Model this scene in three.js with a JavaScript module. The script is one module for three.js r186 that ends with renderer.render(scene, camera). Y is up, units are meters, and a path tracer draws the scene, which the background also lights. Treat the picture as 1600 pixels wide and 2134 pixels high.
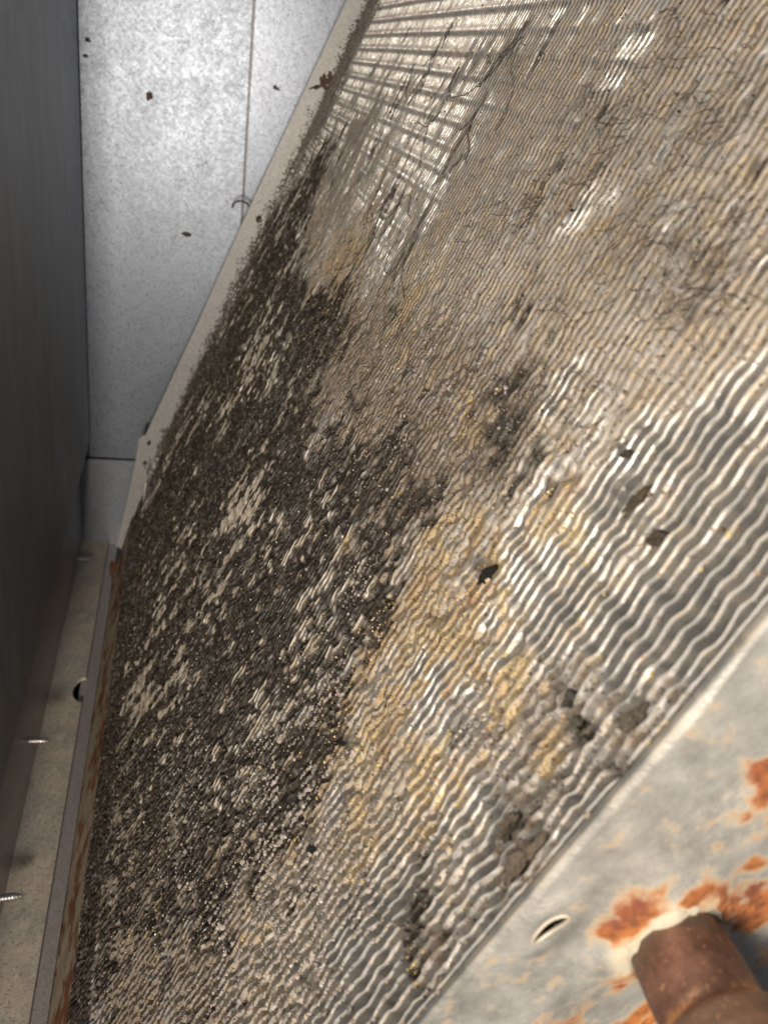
import * as THREE from 'three';
import { mergeGeometries } from 'three/addons/utils/BufferGeometryUtils.js';
import { RectAreaLightUniformsLib } from 'three/addons/lights/RectAreaLightUniformsLib.js';

// ---------------------------------------------------------------- camera, lamp, exposure
const scene = new THREE.Scene();
const FOV = 64.2286, FPX = 1700;                       // focal length in pixels of the 1600 x 2134 photograph
const CX = new THREE.Vector3(0.969666, 0.141031, 0.199643), CY = new THREE.Vector3(-0.02581, 0.871271, -0.490123), CZ = new THREE.Vector3(-0.243066, 0.470103, 0.848482);
const camera = new THREE.PerspectiveCamera(FOV, 767 / 1024, 0.005, 20);
camera.quaternion.setFromRotationMatrix(new THREE.Matrix4().makeBasis(CX, CY, CZ));
camera.focus = 0.27; camera.userData.fStop = 21;
scene.add(camera);

const renderer = new THREE.WebGLRenderer({ antialias: true });
renderer.toneMapping = THREE.LinearToneMapping;
renderer.toneMappingExposure = 1.12;
renderer.shadowMap.enabled = true;

scene.background = new THREE.Color().setRGB(0.115, 0.118, 0.13);   // dim room behind the opened cabinet
RectAreaLightUniformsLib.init();
const LAMP = new THREE.Vector3(-0.050, -0.014, 0.0);                // small flash beside the lens
const lampLight = new THREE.PointLight(new THREE.Color().setRGB(1, 0.90, 0.76), 0.095, 0, 2);
lampLight.position.copy(LAMP); lampLight.castShadow = true; lampLight.shadow.radius = 0.3;
scene.add(lampLight);
const FILL_LIGHT = new THREE.Vector3(-0.088, 0.018, 0.75), FILL_AIM = new THREE.Vector3(0.03, -0.2, -0.35);   // unseen fill light added before the opening, left of the camera
const fillLight = new THREE.RectAreaLight(new THREE.Color().setRGB(1, 0.88, 0.73), 440, 0.09, 0.09);
fillLight.position.copy(FILL_LIGHT); fillLight.lookAt(FILL_AIM);
scene.add(fillLight);

// ---------------------------------------------------------------- helpers
let seed = 20240;
const rnd = () => { seed = (seed * 1664525 + 1013904223) >>> 0; return seed / 4294967296; };
const R = (a, b) => a + (b - a) * rnd();
const clamp = (x, a = 0, b = 1) => Math.min(b, Math.max(a, x));
const sst = (a, b, x) => { const t = clamp((x - a) / (b - a)); return t * t * (3 - 2 * t); };
const mix = (a, b, t) => a + (b - a) * t;
const LAT = new Float32Array(65536); for (let i = 0; i < 65536; i++) LAT[i] = rnd();
function vn(x, y) {
  const xi = Math.floor(x), yi = Math.floor(y), fx = x - xi, fy = y - yi;
  const u = fx * fx * (3 - 2 * fx), v = fy * fy * (3 - 2 * fy);
  const a = (xi & 255) | ((yi & 255) << 8), b = ((xi + 1) & 255) | ((yi & 255) << 8), c = (xi & 255) | (((yi + 1) & 255) << 8), d = ((xi + 1) & 255) | (((yi + 1) & 255) << 8);
  return (LAT[a] * (1 - u) + LAT[b] * u) * (1 - v) + (LAT[c] * (1 - u) + LAT[d] * u) * v;
}
function fbm(x, y, o = 4) { let s = 0, a = 0.5, n = 0; for (let k = 0; k < o; k++) { s += a * vn(x, y); n += a; a *= 0.55; x = x * 2.03 + 17.3; y = y * 2.03 + 41.7; } return s / n; }
const toS = (x) => Math.round(255 * clamp(x <= 0.0031308 ? 12.92 * x : 1.055 * Math.pow(x, 1 / 2.4) - 0.055));
function dataTex(w, h, f, srgb, wrap = true) {        // f(x, y, out[4]) in 0..1 linear
  const d = new Uint8Array(w * h * 4), o = [0, 0, 0, 1];
  for (let y = 0; y < h; y++) for (let x = 0; x < w; x++) {
    o[3] = 1; f(x, y, o); const k = 4 * (y * w + x);
    for (let c = 0; c < 3; c++) d[k + c] = srgb ? toS(o[c]) : Math.round(255 * clamp(o[c]));
    d[k + 3] = 255;
  }
  const t = new THREE.DataTexture(d, w, h); t.magFilter = THREE.LinearFilter; t.minFilter = THREE.LinearFilter;
  if (wrap) t.wrapS = t.wrapT = THREE.RepeatWrapping;
  if (srgb) t.colorSpace = THREE.SRGBColorSpace;
  t.needsUpdate = true; return t;
}
const used = {};
const numbered = (n) => { used[n] = (used[n] ?? -1) + 1; return used[n] ? n + '_' + String(used[n]).padStart(3, '0') : n; };
function tag(o, label, category, group, kind) {
  o.userData.label = label; if (category) o.userData.category = category; if (group) o.userData.group = group; if (kind) o.userData.kind = kind; return o;
}
function mesh(name, geo, mat, parent = scene) {
  const m = new THREE.Mesh(geo, mat); m.name = numbered(name); m.castShadow = m.receiveShadow = true; parent.add(m); return m;
}
function thing(name, x = 0, y = 0, z = 0) { const g = new THREE.Group(); g.name = numbered(name); g.position.set(x, y, z); scene.add(g); return g; }
const C = (r, g, b) => new THREE.Color().setRGB(r, g, b);
const V = (x, y, z) => new THREE.Vector3(x, y, z);
const ray = (px, py) => V(0, 0, 0).addScaledVector(CX, px - 800).addScaledVector(CY, 1067 - py).addScaledVector(CZ, -FPX);
const onZ = (px, py, z) => { const r = ray(px, py); return r.multiplyScalar(z / r.z); };
const onX = (px, py, x) => { const r = ray(px, py); return r.multiplyScalar(x / r.x); };
const onY = (px, py, y) => { const r = ray(px, py); return r.multiplyScalar(y / r.y); };
// box with uv in metres
function ubox(x0, y0, z0, x1, y1, z1) {
  const g = new THREE.BoxGeometry(x1 - x0, y1 - y0, z1 - z0); g.translate((x0 + x1) / 2, (y0 + y1) / 2, (z0 + z1) / 2); return metreUV(g);
}
function metreUV(g) {
  const p = g.attributes.position, n = g.attributes.normal, u = new Float32Array(p.count * 2);
  for (let i = 0; i < p.count; i++) {
    const ax = Math.abs(n.getX(i)), ay = Math.abs(n.getY(i)), az = Math.abs(n.getZ(i));
    if (ax >= ay && ax >= az) { u[2 * i] = p.getZ(i); u[2 * i + 1] = p.getY(i); } else if (ay >= az) { u[2 * i] = p.getX(i); u[2 * i + 1] = p.getZ(i); } else { u[2 * i] = p.getX(i); u[2 * i + 1] = p.getY(i); }
  }
  g.setAttribute('uv', new THREE.BufferAttribute(u, 2)); return g;
}

// ---------------------------------------------------------------- the coil's frame of reference
const T0 = 0.078, ORG = V(0.044748, -0.148279, -T0), DIR = V(0.3603553, 0.93281513, 0), NRM = V(-0.93281513, 0.3603553, 0), DPL = -0.0951747;
const at = (s, w, t) => ORG.clone().addScaledVector(DIR, s).addScaledVector(NRM, w).add(V(0, 0, T0 - t));
function slabST(px, py) { const r = ray(px, py); r.multiplyScalar(DPL / r.dot(NRM)); return [r.clone().sub(ORG).dot(DIR), -r.z]; }
const PITCH = 0.0029, TF = 0.0798, TFAR = 0.661, NF = Math.floor((TFAR - TF - 0.001) / PITCH), S0 = -0.249, S1 = 0.262, WAVE = 0.0087;
const finT = (i) => TF + i * PITCH;

// patches of dirt and bare metal: photo position of the centre, half length along the fins (mm), half width across them (share of distance), weight
const BLACK = [[420, 800, 40, .12, .8], [520, 640, 40, .12, .8], [370, 960, 45, .14, .95], [320, 1100, 45, .14, 1], [300, 1250, 45, .14, 1], [270, 1400, 40, .14, .9], [580, 500, 40, .08, .8], [640, 400, 35, .05, .6], [560, 720, 25, .1, .7], [600, 620, 14, .10, .5], [640, 720, 18, .12, .7], [500, 800, 20, .12, .95], [430, 960, 22, .14, .9], [560, 1000, 26, .16, 1], [480, 1130, 26, .18, 1], [620, 1180, 24, .18, 1], [380, 1300, 26, .18, 1], [520, 1340, 24, .2, 1.1], [640, 1330, 18, .16, 1], [300, 1480, 26, .18, .95], [430, 1530, 24, .2, 1], [560, 1500, 18, .2, .9], [300, 1680, 20, .18, .85], [440, 1660, 16, .2, .8], [240, 1800, 16, .16, .75], [730, 1060, 16, .14, .8], [800, 1130, 9, .08, .6], [880, 1060, 8, .06, .75], [830, 940, 8, .06, .5], [1050, 860, 12, .05, .42], [1090, 960, 10, .04, .45], [350, 1850, 12, .12, .45], [560, 1720, 6, .05, .6], [640, 1640, 5, .05, .55], [850, 1940, 5, .06, .6], [880, 1800, 4, .05, .45], [1090, 1420, 4, .05, .5], [1200, 1500, 4, .05, .55], [780, 1260, 6, .06, .6], [560, 520, 14, .08, .7], [700, 640, 14, .1, .5]];
const OCHRE = [[920, 1190, 8, .06, .8], [950, 1120, 8, .06, .7], [1000, 1290, 7, .05, .6], [900, 1230, 13, .1, 1], [800, 1420, 12, .12, .9], [700, 1560, 12, .12, .7], [1000, 1420, 10, .09, .8], [560, 1900, 12, .14, .55], [760, 1700, 10, .11, .7], [900, 1600, 8, .09, .7], [740, 480, 30, .06, .45], [700, 600, 26, .06, .45], [930, 1170, 10, .07, 1.1], [980, 1280, 9, .07, 1], [1090, 1080, 9, .07, .9], [1160, 1040, 6, .05, .8], [760, 1430, 9, .08, .8], [850, 1380, 8, .07, .8], [690, 1490, 9, .08, .7], [1050, 1430, 7, .06, .9], [1180, 1110, 5, .05, .7], [720, 520, 16, .1, .45], [880, 540, 16, .1, .6], [990, 870, 8, .07, .7], [640, 1590, 8, .08, .5], [870, 1660, 6, .06, .7], [740, 1780, 6, .07, .7], [1230, 1400, 4, .04, .7], [1120, 1580, 4, .04, .6], [840, 700, 14, .1, .4], [320, 1960, 8, .1, .6], [1010, 1340, 6, .05, .7], [930, 1750, 4, .05, .5], [700, 1130, 6, .05, .5]];
const DUST = [[300, 1900, 26, .25, .9], [260, 2060, 26, .25, .9], [1200, 1260, 12, .1, .6], [1330, 1130, 10, .08, .5], [1050, 1560, 9, .1, .7], [930, 1830, 8, .1, .6], [450, 2000, 20, .2, .8], [560, 2100, 16, .16, .8], [760, 300, 60, .12, .8], [800, 440, 50, .14, .9], [720, 560, 40, .12, .7], [900, 300, 60, .14, .8], [1000, 420, 50, .3, .8], [1300, 300, 40, .3, 1], [1500, 150, 40, .3, 1], [1450, 420, 30, .25, 1], [1150, 560, 26, .22, .9], [1000, 640, 26, .2, .8], [900, 780, 24, .2, .9], [760, 760, 24, .2, .8], [1100, 760, 14, .14, .8], [760, 1500, 14, .16, .9], [640, 1700, 16, .18, .9], [500, 1850, 18, .18, .9], [600, 2000, 14, .15, .8], [800, 1600, 10, .12, .8], [900, 900, 16, .14, .8], [860, 1250, 10, .1, .8], [420, 2050, 16, .16, .7], [980, 1060, 10, .1, .7], [1000, 1480, 6, .07, .6], [700, 400, 40, .12, .5]];
const BARE = [[860, 400, 40, .14, .35], [900, 110, 70, .16, .5], [575, 745, 12, .02, 1.2], [555, 805, 12, .02, 1], [580, 1085, 13, .03, 1.3], [495, 1075, 12, .025, 1.2], [512, 1165, 10, .025, 1], [440, 1205, 11, .025, 1], [600, 1150, 9, .025, 1], [640, 935, 8, .02, 1], [612, 800, 8, .02, .9], [520, 1340, 8, .02, .9], [440, 1280, 7, .02, .9], [740, 1215, 6, .03, .9], [1170, 800, 7, .022, 1.8], [1290, 960, 7, .022, 1.8], [390, 1110, 8, .02, .9], [650, 1440, 7, .02, .9], [530, 1480, 7, .02, .8], [350, 1450, 8, .02, .8], [1320, 105, 8, .03, 1.2], [1190, 460, 8, .03, .9], [1000, 100, 60, .16, .35], [850, 200, 60, .2, .7], [450, 900, 9, .02, .8], [310, 1560, 12, .02, .7], [1400, 950, 16, .16, .5], [1300, 1200, 14, .16, .5]];
const BROWN = [[1310, 1500, 6, .06, 1], [1120, 1610, 6, .07, 1], [1080, 1730, 6, .08, 1.1], [1000, 1850, 6, .08, .9], [900, 2010, 6, .08, .9], [1150, 1480, 8, .06, 1], [1390, 1440, 4, .04, .7], [210, 1950, 26, .3, 1.3], [260, 2090, 26, .3, 1.3], [350, 2060, 22, .25, 1.1], [200, 1700, 26, .3, 1], [330, 1850, 18, .2, .9], [620, 560, 30, .1, .8], [700, 700, 30, .16, 1], [800, 800, 26, .16, 1], [650, 850, 24, .14, .8], [900, 900, 18, .13, .9], [840, 1010, 16, .12, .9], [1060, 880, 14, .06, .7], [1000, 960, 12, .05, .6], [980, 760, 16, .12, .6], [720, 1180, 12, .1, .7], [780, 1330, 9, .08, .6], [560, 1650, 14, .14, .8], [420, 1850, 16, .16, .9], [300, 1950, 16, .18, 1], [250, 2080, 14, .2, 1], [240, 1700, 14, .2, .8], [460, 2000, 10, .12, .6], [1170, 1440, 5, .05, .9], [1230, 1500, 5, .06, .9], [1090, 1760, 4, .06, .8], [860, 1960, 5, .06, .8], [900, 1800, 4, .05, .6], [1330, 1060, 5, .05, .6], [740, 60, 60, .05, .9], [680, 210, 50, .05, .9], [950, 1500, 5, .06, .6], [1000, 1620, 5, .06, .6]];
const GW = 240;
function grid(blobs) {
  const B = blobs.map(([x, y, rs, rt, w]) => { const [s, t] = slabST(x, y); return [s, t, rs / 1000, rt * t, w]; }), g = new Float32Array((GW + 1) * NF);
  for (let i = 0; i < NF; i++) for (let k = 0; k <= GW; k++) {
    const s = mix(S0, S1, k / GW), t = finT(i); let v = 0;
    for (const b of B) { const x = (s - b[0]) / b[2], y = (t - b[1]) / b[3], q = x * x + y * y; if (q < 9) v += b[4] * Math.exp(-q * 0.7); }
    g[i * (GW + 1) + k] = v;
  }
  return (s, i) => { const x = clamp((s - S0) / (S1 - S0), 0, 0.9999) * GW, k = Math.floor(x), q = i * (GW + 1) + k; return mix(g[q], g[q + 1], x - k); };
}
const gBlack = grid(BLACK), gOchre = grid(OCHRE), gDust = grid(DUST), gBare = grid(BARE), gBrown = grid(BROWN);
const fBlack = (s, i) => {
  if (s < -0.2085) return 1;  // bottom strip: shade of the recess put into the colour as solid black
  const t = finT(i) * 1000, S = s * 1000, q = 0.5 + t / 500, n = fbm(S / 24 / q + 3, t / 8, 3) * 0.45 + fbm(S / 8 / q + 9, t / 2.8 + 5, 3) * 0.55;
  const streak = sst(0.63, 0.77, 0.34 * (vn(S / 45 + 2, t / 40 + 8) - 0.55) + 0.6 * vn(S / 13 / q + 61, i / 1.4 + 0.08 * S) + 0.4 * vn(S / 3.5 + 23, i / 0.9 + 5) + 0.05);
  return sst(0.36, 0.68, Math.min(gBlack(s, i), 1) * 0.60 + (n - 0.5) * 1.5 + 0.40 - gBare(s, i) * 0.26 - 0.15 * sst(0.5, 0.1, gBlack(s, i))) * (1 - 0.9 * streak);
};
const fOchre = (s, i) => { const t = finT(i) * 1000, S = s * 1000; return sst(0.3, 1.0, Math.min(gOchre(s, i), 1.1) * 0.72 + 0.04 + (fbm(S / 9 + 51, t / 5 + 7, 4) - 0.5) * 1.9); };
const fDust = (s, i) => { const t = finT(i) * 1000, S = s * 1000; return sst(0.25, 0.8, Math.min(gDust(s, i), 1) * 0.6 + (fbm(S / 14 + 81, t / 6 + 3, 4) - 0.5) * 1.0 + 0.17 - gBare(s, i) * 0.35); };

const fBrown = (s, i) => { const t = finT(i) * 1000, S = s * 1000, q = 0.5 + t / 500; return sst(0.28, 0.85, Math.min(gBrown(s, i) * 1.2, 1.25) * 0.75 + (fbm(S / 12 / q + 21, t / 4 + 63, 4) - 0.5) * 1.2 - gBare(s, i) * 0.25); };
// fin relief: the pressed waves, plus bends shared by neighbours
const FG = 700, fillG = new Float32Array((FG + 1) * NF);        // how far dirt fills the gap in front of each fin
for (let i = 0; i < NF; i++) for (let k = 0; k <= FG; k++) {
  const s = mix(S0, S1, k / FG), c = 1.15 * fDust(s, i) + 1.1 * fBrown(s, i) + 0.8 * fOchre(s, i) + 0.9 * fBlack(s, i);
  fillG[i * (FG + 1) + k] = clamp(c) * clamp(0.25 * sst(0.05, 0.11, s) - 0.05 + 1.5 * (0.55 * vn(s * 420 + 5, i * 0.9 + 30) + 0.45 * vn(s * 110 + 9, i * 0.5 + 70)));
}
const fill = (s, i) => { const x = clamp((s - S0) / (S1 - S0), 0, 0.9999) * FG, k = Math.floor(x), q = i * (FG + 1) + k; return mix(fillG[q], fillG[q + 1], x - k); };
// short lengths of fin knocked over so that they throw the lamp back at the lens
const GLINTS = [[1168, 815, 3.4, .03], [1288, 962, 3.6, .03], [1325, 105, 6, .05], [1190, 460, 4, .04], [575, 1085, 9, .03], [500, 1080, 8, .025], [512, 1165, 7, .025], [600, 1150, 7, .025], [575, 745, 9, .02], [640, 935, 6, .02], [740, 1215, 4, .03], [1120, 620, 5, .04]].map(([x, y, rs, rt]) => {
  const [gs, gt] = slabST(x, y), P = at(gs, 0, gt), h = P.clone().negate().normalize().add(FILL_LIGHT.clone().sub(P).normalize()).normalize();
  return [gs, gt, rs / 1000, gt * rt, -h.dot(DIR) / h.z, -h.dot(NRM) / h.z];
});
function glint(s, i) {
  const t = finT(i); for (const g of GLINTS) { const a = (s - g[0]) / g[2], b = (t - g[1]) / g[3], q = a * a + b * b; if (q < 4) return [Math.exp(-q * q * 0.6) * (0.3 + 0.7 * vn(s * 700, i * 1.3)), clamp(g[4], -0.5, 0.5), clamp(g[5], -0.6, 0.6), s - g[0]]; }
  return [0, 0, 0, 0];
}
function finZ(i, s, w) {                                // displacement along +z (towards the near plate)
  const S = s * 1000, hold = Math.exp(w / 0.004), f = fill(s, i);
  const near = sst(0.2, 0.08, finT(i)), top = sst(0.06, 0.10, s) * sst(0.17, 0.25, finT(i)), gl = glint(s, i), amp = mix(mix(0.00034, 0.00025, near), 0.00055, top) * mix(0.65 + 0.7 * vn(S / 26, i / 20 + 11), 1, top) * (1 - 0.45 * f) * (1 - gl[0]);
  const th = (2 * Math.PI * s) / WAVE + (fbm(S / 30, i / 30, 2) - 0.5) * mix(0.5, 0.35, top) + (vn(S / 9, i * 0.9) - 0.5) * 0.3 * (1 - top);
  const u = th / (2 * Math.PI) - Math.floor(th / (2 * Math.PI)), rib = u < 0.44 ? (u - 0.22) * WAVE * 0.10 : (0.72 - u) * WAVE * 0.0786, vee = u < 0.44 ? 0 : 1 - Math.abs((u - 0.44) / 0.56 * 2 - 1);
  let z = mix(amp * (Math.sin(th) + 0.38 * Math.sin(2 * th)), rib - 0.0011 * vee * (1 - 0.4 * f), top);   // flat ribs with folded grooves at the far top, softer waves elsewhere
  z += (1 - 0.88 * top) * hold * ((vn(S / 6 + 7, i / 2.2) - 0.5) * (0.0004 + 0.0006 * f + 0.0003 * near) + (vn(S / 2.1 + 31, i * 0.83) - 0.5) * (0.00014 + 0.00045 * f * sst(0.13, 0.05, s)) + (vn(S / 17, i / 4 + 60) - 0.5) * 0.0014);
  z -= mix(0.24, 0.13, near) * (1 - gl[0]) * Math.max(w, -0.0026);                       // the front of each fin is pressed at a slant
  z += gl[0] * (gl[1] * gl[3] + gl[2] * w);
  return Math.min(z + f * PITCH * 0.5 * (1 - Math.exp(w / 0.0007)), -0.0006 + i * 0.0024);   // nothing pokes through the end plate
}
const edgeIn = (s, i) => -0.003 * sst(-0.2085, -0.2105, s) + (vn(s * 700, i * 0.61 + 9) - 0.5) * (0.0003 + 0.0008 * fill(s, i) * sst(0.13, 0.05, s)) - 0.0012 * sst(0.13, 0.05, s) * fill(s, i) * sst(0.62, 0.8, vn(s * 260 + 3, i * 0.8 + 17));   // lower ends stand back

// ---------------------------------------------------------------- materials of the coil
const TW = 2048, VR = 6, TH = NF * VR;
const colr = [0, 0, 0];
const finData = new Uint8Array(TW * TH * 4), finORM = new Uint8Array(TW * TH * 4);
for (let i = 0; i < NF; i++) for (let x = 0; x < TW; x++) {
  const s = mix(S0, S1, (x + 0.5) / TW), t = finT(i) * 1000, S = s * 1000;
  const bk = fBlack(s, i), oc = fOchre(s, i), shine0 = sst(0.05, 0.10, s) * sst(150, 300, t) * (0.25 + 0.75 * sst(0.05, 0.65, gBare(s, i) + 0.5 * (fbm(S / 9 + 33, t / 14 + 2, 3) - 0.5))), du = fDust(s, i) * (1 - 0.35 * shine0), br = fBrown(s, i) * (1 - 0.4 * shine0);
  const tone = fbm(S / 40 + 5, t / 18, 3), hue = fbm(S / 11 + 71, t / 7 + 13, 3), fl = vn(S / 1.2, i * 1.7), tip = 1.4 - 0.9 * sst(0.6, 0.8, 0.5 * vn(S / 4 + 3, i * 0.55) + 0.5 * vn(S / 14, i * 0.3 + 40)), shiny = sst(0.05, 0.10, s) * sst(150, 300, t) * (0.25 + 0.75 * sst(0.05, 0.65, gBare(s, i) + 0.5 * (fbm(S / 9 + 33, t / 14 + 2, 3) - 0.5))), worn = 1 - 0.65 * sst(0.42, 0.66, 0.5 * vn(S / 3 + 53, i * 0.7) + 0.5 * vn(S / 12 + 8, i * 0.3 + 21));
  for (let r = 0; r < VR; r++) {
    const y = i * VR + r, k = 4 * (y * TW + x);
    const edge = r === 0, fine = vn(S * 1.9 + 13, y * 0.9 + 3), spk = vn(S * 1.1 + 77, y * 0.63 + 21), ml = fbm(S / 2.6 + 19, y / 2.3, 3);
    let a = 0.50 + 0.2 * (tone - 0.5) + 0.16 * (fine - 0.5), rr = mix(0.36, 0.42, shiny) + 0.16 * (ml - 0.5), me = mix(0.68, 0.72, shiny);
    if (edge) { a = mix(0.68, a, shiny); rr = mix(0.4, rr, shiny); me = mix(0.55, me, shiny); }  // front edges paler: the light they catch is put into the colour
    let cr = a, cg = a * 0.985, cb = a * 0.965;
    const lay = (c, q, rough) => { if (edge) q *= mix(worn, 1, 0.75 * bk); cr = mix(cr, c[0], q); cg = mix(cg, c[1], q); cb = mix(cb, c[2], q); rr = mix(rr, rough, q); me *= 1 - q; };
    const tan = mix(0.13, 0.41, ml) * (0.8 + 0.4 * hue);
    lay([tan, tan * (0.71 + 0.08 * hue), tan * (0.41 + 0.15 * hue)], clamp(du * (0.62 + 0.65 * (ml - 0.4) + 0.25 * (fl - 0.5))), 0.85);
    lay([0.34, 0.28, 0.205], 0.85 * clamp(gBlack(s, i)) * ml * 1.6, 0.6);
    lay([0.42, 0.34, 0.235], clamp(0.12 + 1.1 * (ml - 0.45) + 0.5 * (fl - 0.6)), 0.6);
    const bb = mix(0.055, 0.18, ml) * (0.8 + 0.4 * fine);
    lay([bb * 1.1, bb * (0.80 + 0.06 * hue), bb * (0.54 + 0.1 * hue)], clamp(br * (0.55 + 0.9 * (ml - 0.35) + 0.5 * (fl - 0.5))), 0.85);
    const oh = clamp(0.5 + 2.2 * (hue - 0.5)); lay([mix(0.28, 0.45, oh), mix(0.18, 0.35, oh), mix(0.08, 0.18, oh) + 0.06 * (ml - 0.4)], clamp(oc * (0.62 + 1.3 * (ml - 0.38))), 0.75);
    const dk = 0.012 + 0.042 * ml * fine;
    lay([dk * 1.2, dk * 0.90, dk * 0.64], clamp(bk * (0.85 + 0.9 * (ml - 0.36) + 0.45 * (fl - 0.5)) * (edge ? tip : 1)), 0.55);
    if (spk > 0.86) lay([0.06, 0.045, 0.035], 0.7 * clamp((spk - 0.86) * 14) * (0.3 + 0.7 * Math.max(du, oc)), 0.8);
    finData[k] = toS(cr); finData[k + 1] = toS(cg); finData[k + 2] = toS(cb); finData[k + 3] = 255;
    finORM[k] = 255; finORM[k + 1] = Math.round(255 * clamp(rr)); finORM[k + 2] = Math.round(255 * clamp(me)); finORM[k + 3] = 255;
  }
}
const finMap = new THREE.DataTexture(finData, TW, TH), finRM = new THREE.DataTexture(finORM, TW, TH);
for (const t of [finMap, finRM]) { t.magFilter = t.minFilter = THREE.LinearFilter; t.needsUpdate = true; }
finMap.colorSpace = THREE.SRGBColorSpace;
const grainBump = dataTex(512, 512, (x, y, o) => { const u = x / 512 * 2 * Math.PI; o[0] = o[1] = o[2] = 0.6 * fbm(x / 16, y / 16, 4) + 0.4 * vn(x / 3, y / 3); }, false);
grainBump.repeat.set(25, 55);
const finMat = new THREE.MeshStandardMaterial({ map: finMap, roughnessMap: finRM, metalnessMap: finRM, roughness: 1, metalness: 1, bumpMap: grainBump, bumpScale: 0.00010, side: THREE.DoubleSide });

// ---------------------------------------------------------------- evaporator coil
const coil = thing('evaporator_coil');
tag(coil, 'slanted dirty aluminium finned coil with galvanized end plates and copper pipe stub', 'evaporator coil');
const NS = 560, DEPTH = [-0.0004, -0.0012, -0.0026, -0.006];
for (let i = 0; i < NF; i++) {
  const cols = NS + 1, rows = 2 + 1 + DEPTH.length, pos = new Float32Array(cols * rows * 3), uv = new Float32Array(cols * rows * 2), idx = [], t = finT(i);
  for (let k = 0; k < cols; k++) {
    const s = mix(S0, S1, k / NS), e = edgeIn(s, i);
    for (let r = 0; r < rows; r++) {
      const dw = r === 0 ? 0 : r < 3 ? -0.00008 : DEPTH[r - 3], z = finZ(i, s, dw) - (r === 0 ? 0.00020 : 0), q = r * cols + k, w = dw + e;
      pos[3 * q] = ORG.x + DIR.x * s + NRM.x * w; pos[3 * q + 1] = ORG.y + DIR.y * s + NRM.y * w; pos[3 * q + 2] = -t + z;
      uv[2 * q] = k / NS; uv[2 * q + 1] = (i * VR + (r < 2 ? 0.5 : 1.5 + clamp(-dw / 0.004) * (VR - 2))) / TH;
    }
  }
  for (let r = 0; r < rows - 1; r++) { if (r === 1) continue; for (let k = 0; k < NS; k++) { const q = r * cols + k; idx.push(q, q + cols, q + 1, q + 1, q + cols, q + cols + 1); } }
  const g = new THREE.BufferGeometry(); g.setAttribute('position', new THREE.BufferAttribute(pos, 3)); g.setAttribute('uv', new THREE.BufferAttribute(uv, 2)); g.setIndex(idx); g.computeVertexNormals();
  mesh('fin', g, finMat, coil);
}
// solid block for tubes and deeper fin rows, inner shade put into its colour
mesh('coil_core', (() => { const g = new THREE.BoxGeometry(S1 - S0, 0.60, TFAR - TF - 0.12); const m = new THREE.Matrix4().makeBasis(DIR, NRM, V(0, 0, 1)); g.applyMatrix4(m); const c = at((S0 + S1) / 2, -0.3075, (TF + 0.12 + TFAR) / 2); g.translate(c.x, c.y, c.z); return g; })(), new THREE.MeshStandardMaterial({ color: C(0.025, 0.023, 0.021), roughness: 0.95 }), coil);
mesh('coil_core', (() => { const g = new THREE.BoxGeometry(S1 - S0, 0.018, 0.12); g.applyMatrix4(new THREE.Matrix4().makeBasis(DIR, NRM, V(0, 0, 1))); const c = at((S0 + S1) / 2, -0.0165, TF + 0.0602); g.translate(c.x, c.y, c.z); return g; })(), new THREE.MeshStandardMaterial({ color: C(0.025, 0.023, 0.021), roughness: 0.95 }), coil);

// near end plate: a gently dented sheet with a slot hole and the pipe stub
const PIPE = V(0.0877, -0.1282, -T0), HOLE = onZ(1142, 1926, -T0);
const pl = (x, y) => { const q = V(x, y, 0).sub(ORG); return [q.dot(DIR), -q.dot(NRM)]; };   // metres along the edge, metres in from it
const [ps, pw] = pl(PIPE.x, PIPE.y), [hs, hw] = pl(HOLE.x, HOLE.y);
const RUST = [[1350, 1862, 2.6], [1425, 1845, 2.4], [1288, 1905, 3.4], [1310, 1880, 3.5], [1250, 1930, 3], [1470, 1850, 5], [1530, 1880, 6], [1590, 1890, 6], [1560, 1920, 4], [1575, 1620, 4], [1600, 1690, 6.5], [1590, 1590, 3], [1180, 2120, 4], [1380, 2110, 5], [1130, 2134, 3], [1300, 2030, 4.5], [1340, 2120, 6], [1600, 1990, 5], [1570, 1800, 3]].map(([x, y, r]) => { const p = onZ(x, y, -T0), [a, b] = pl(p.x, p.y); return [a, b, r / 1000]; });
const PS0 = -0.10, PS1 = 0.15, PW = 0.115;
const rustAt = (a, b) => { let v = 0; for (const [x, y, r] of RUST) { const q = ((a - x) ** 2 + (b - y) ** 2) / (r * r); if (q < 6) v += Math.exp(-q * 0.8); } return v; };
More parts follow.
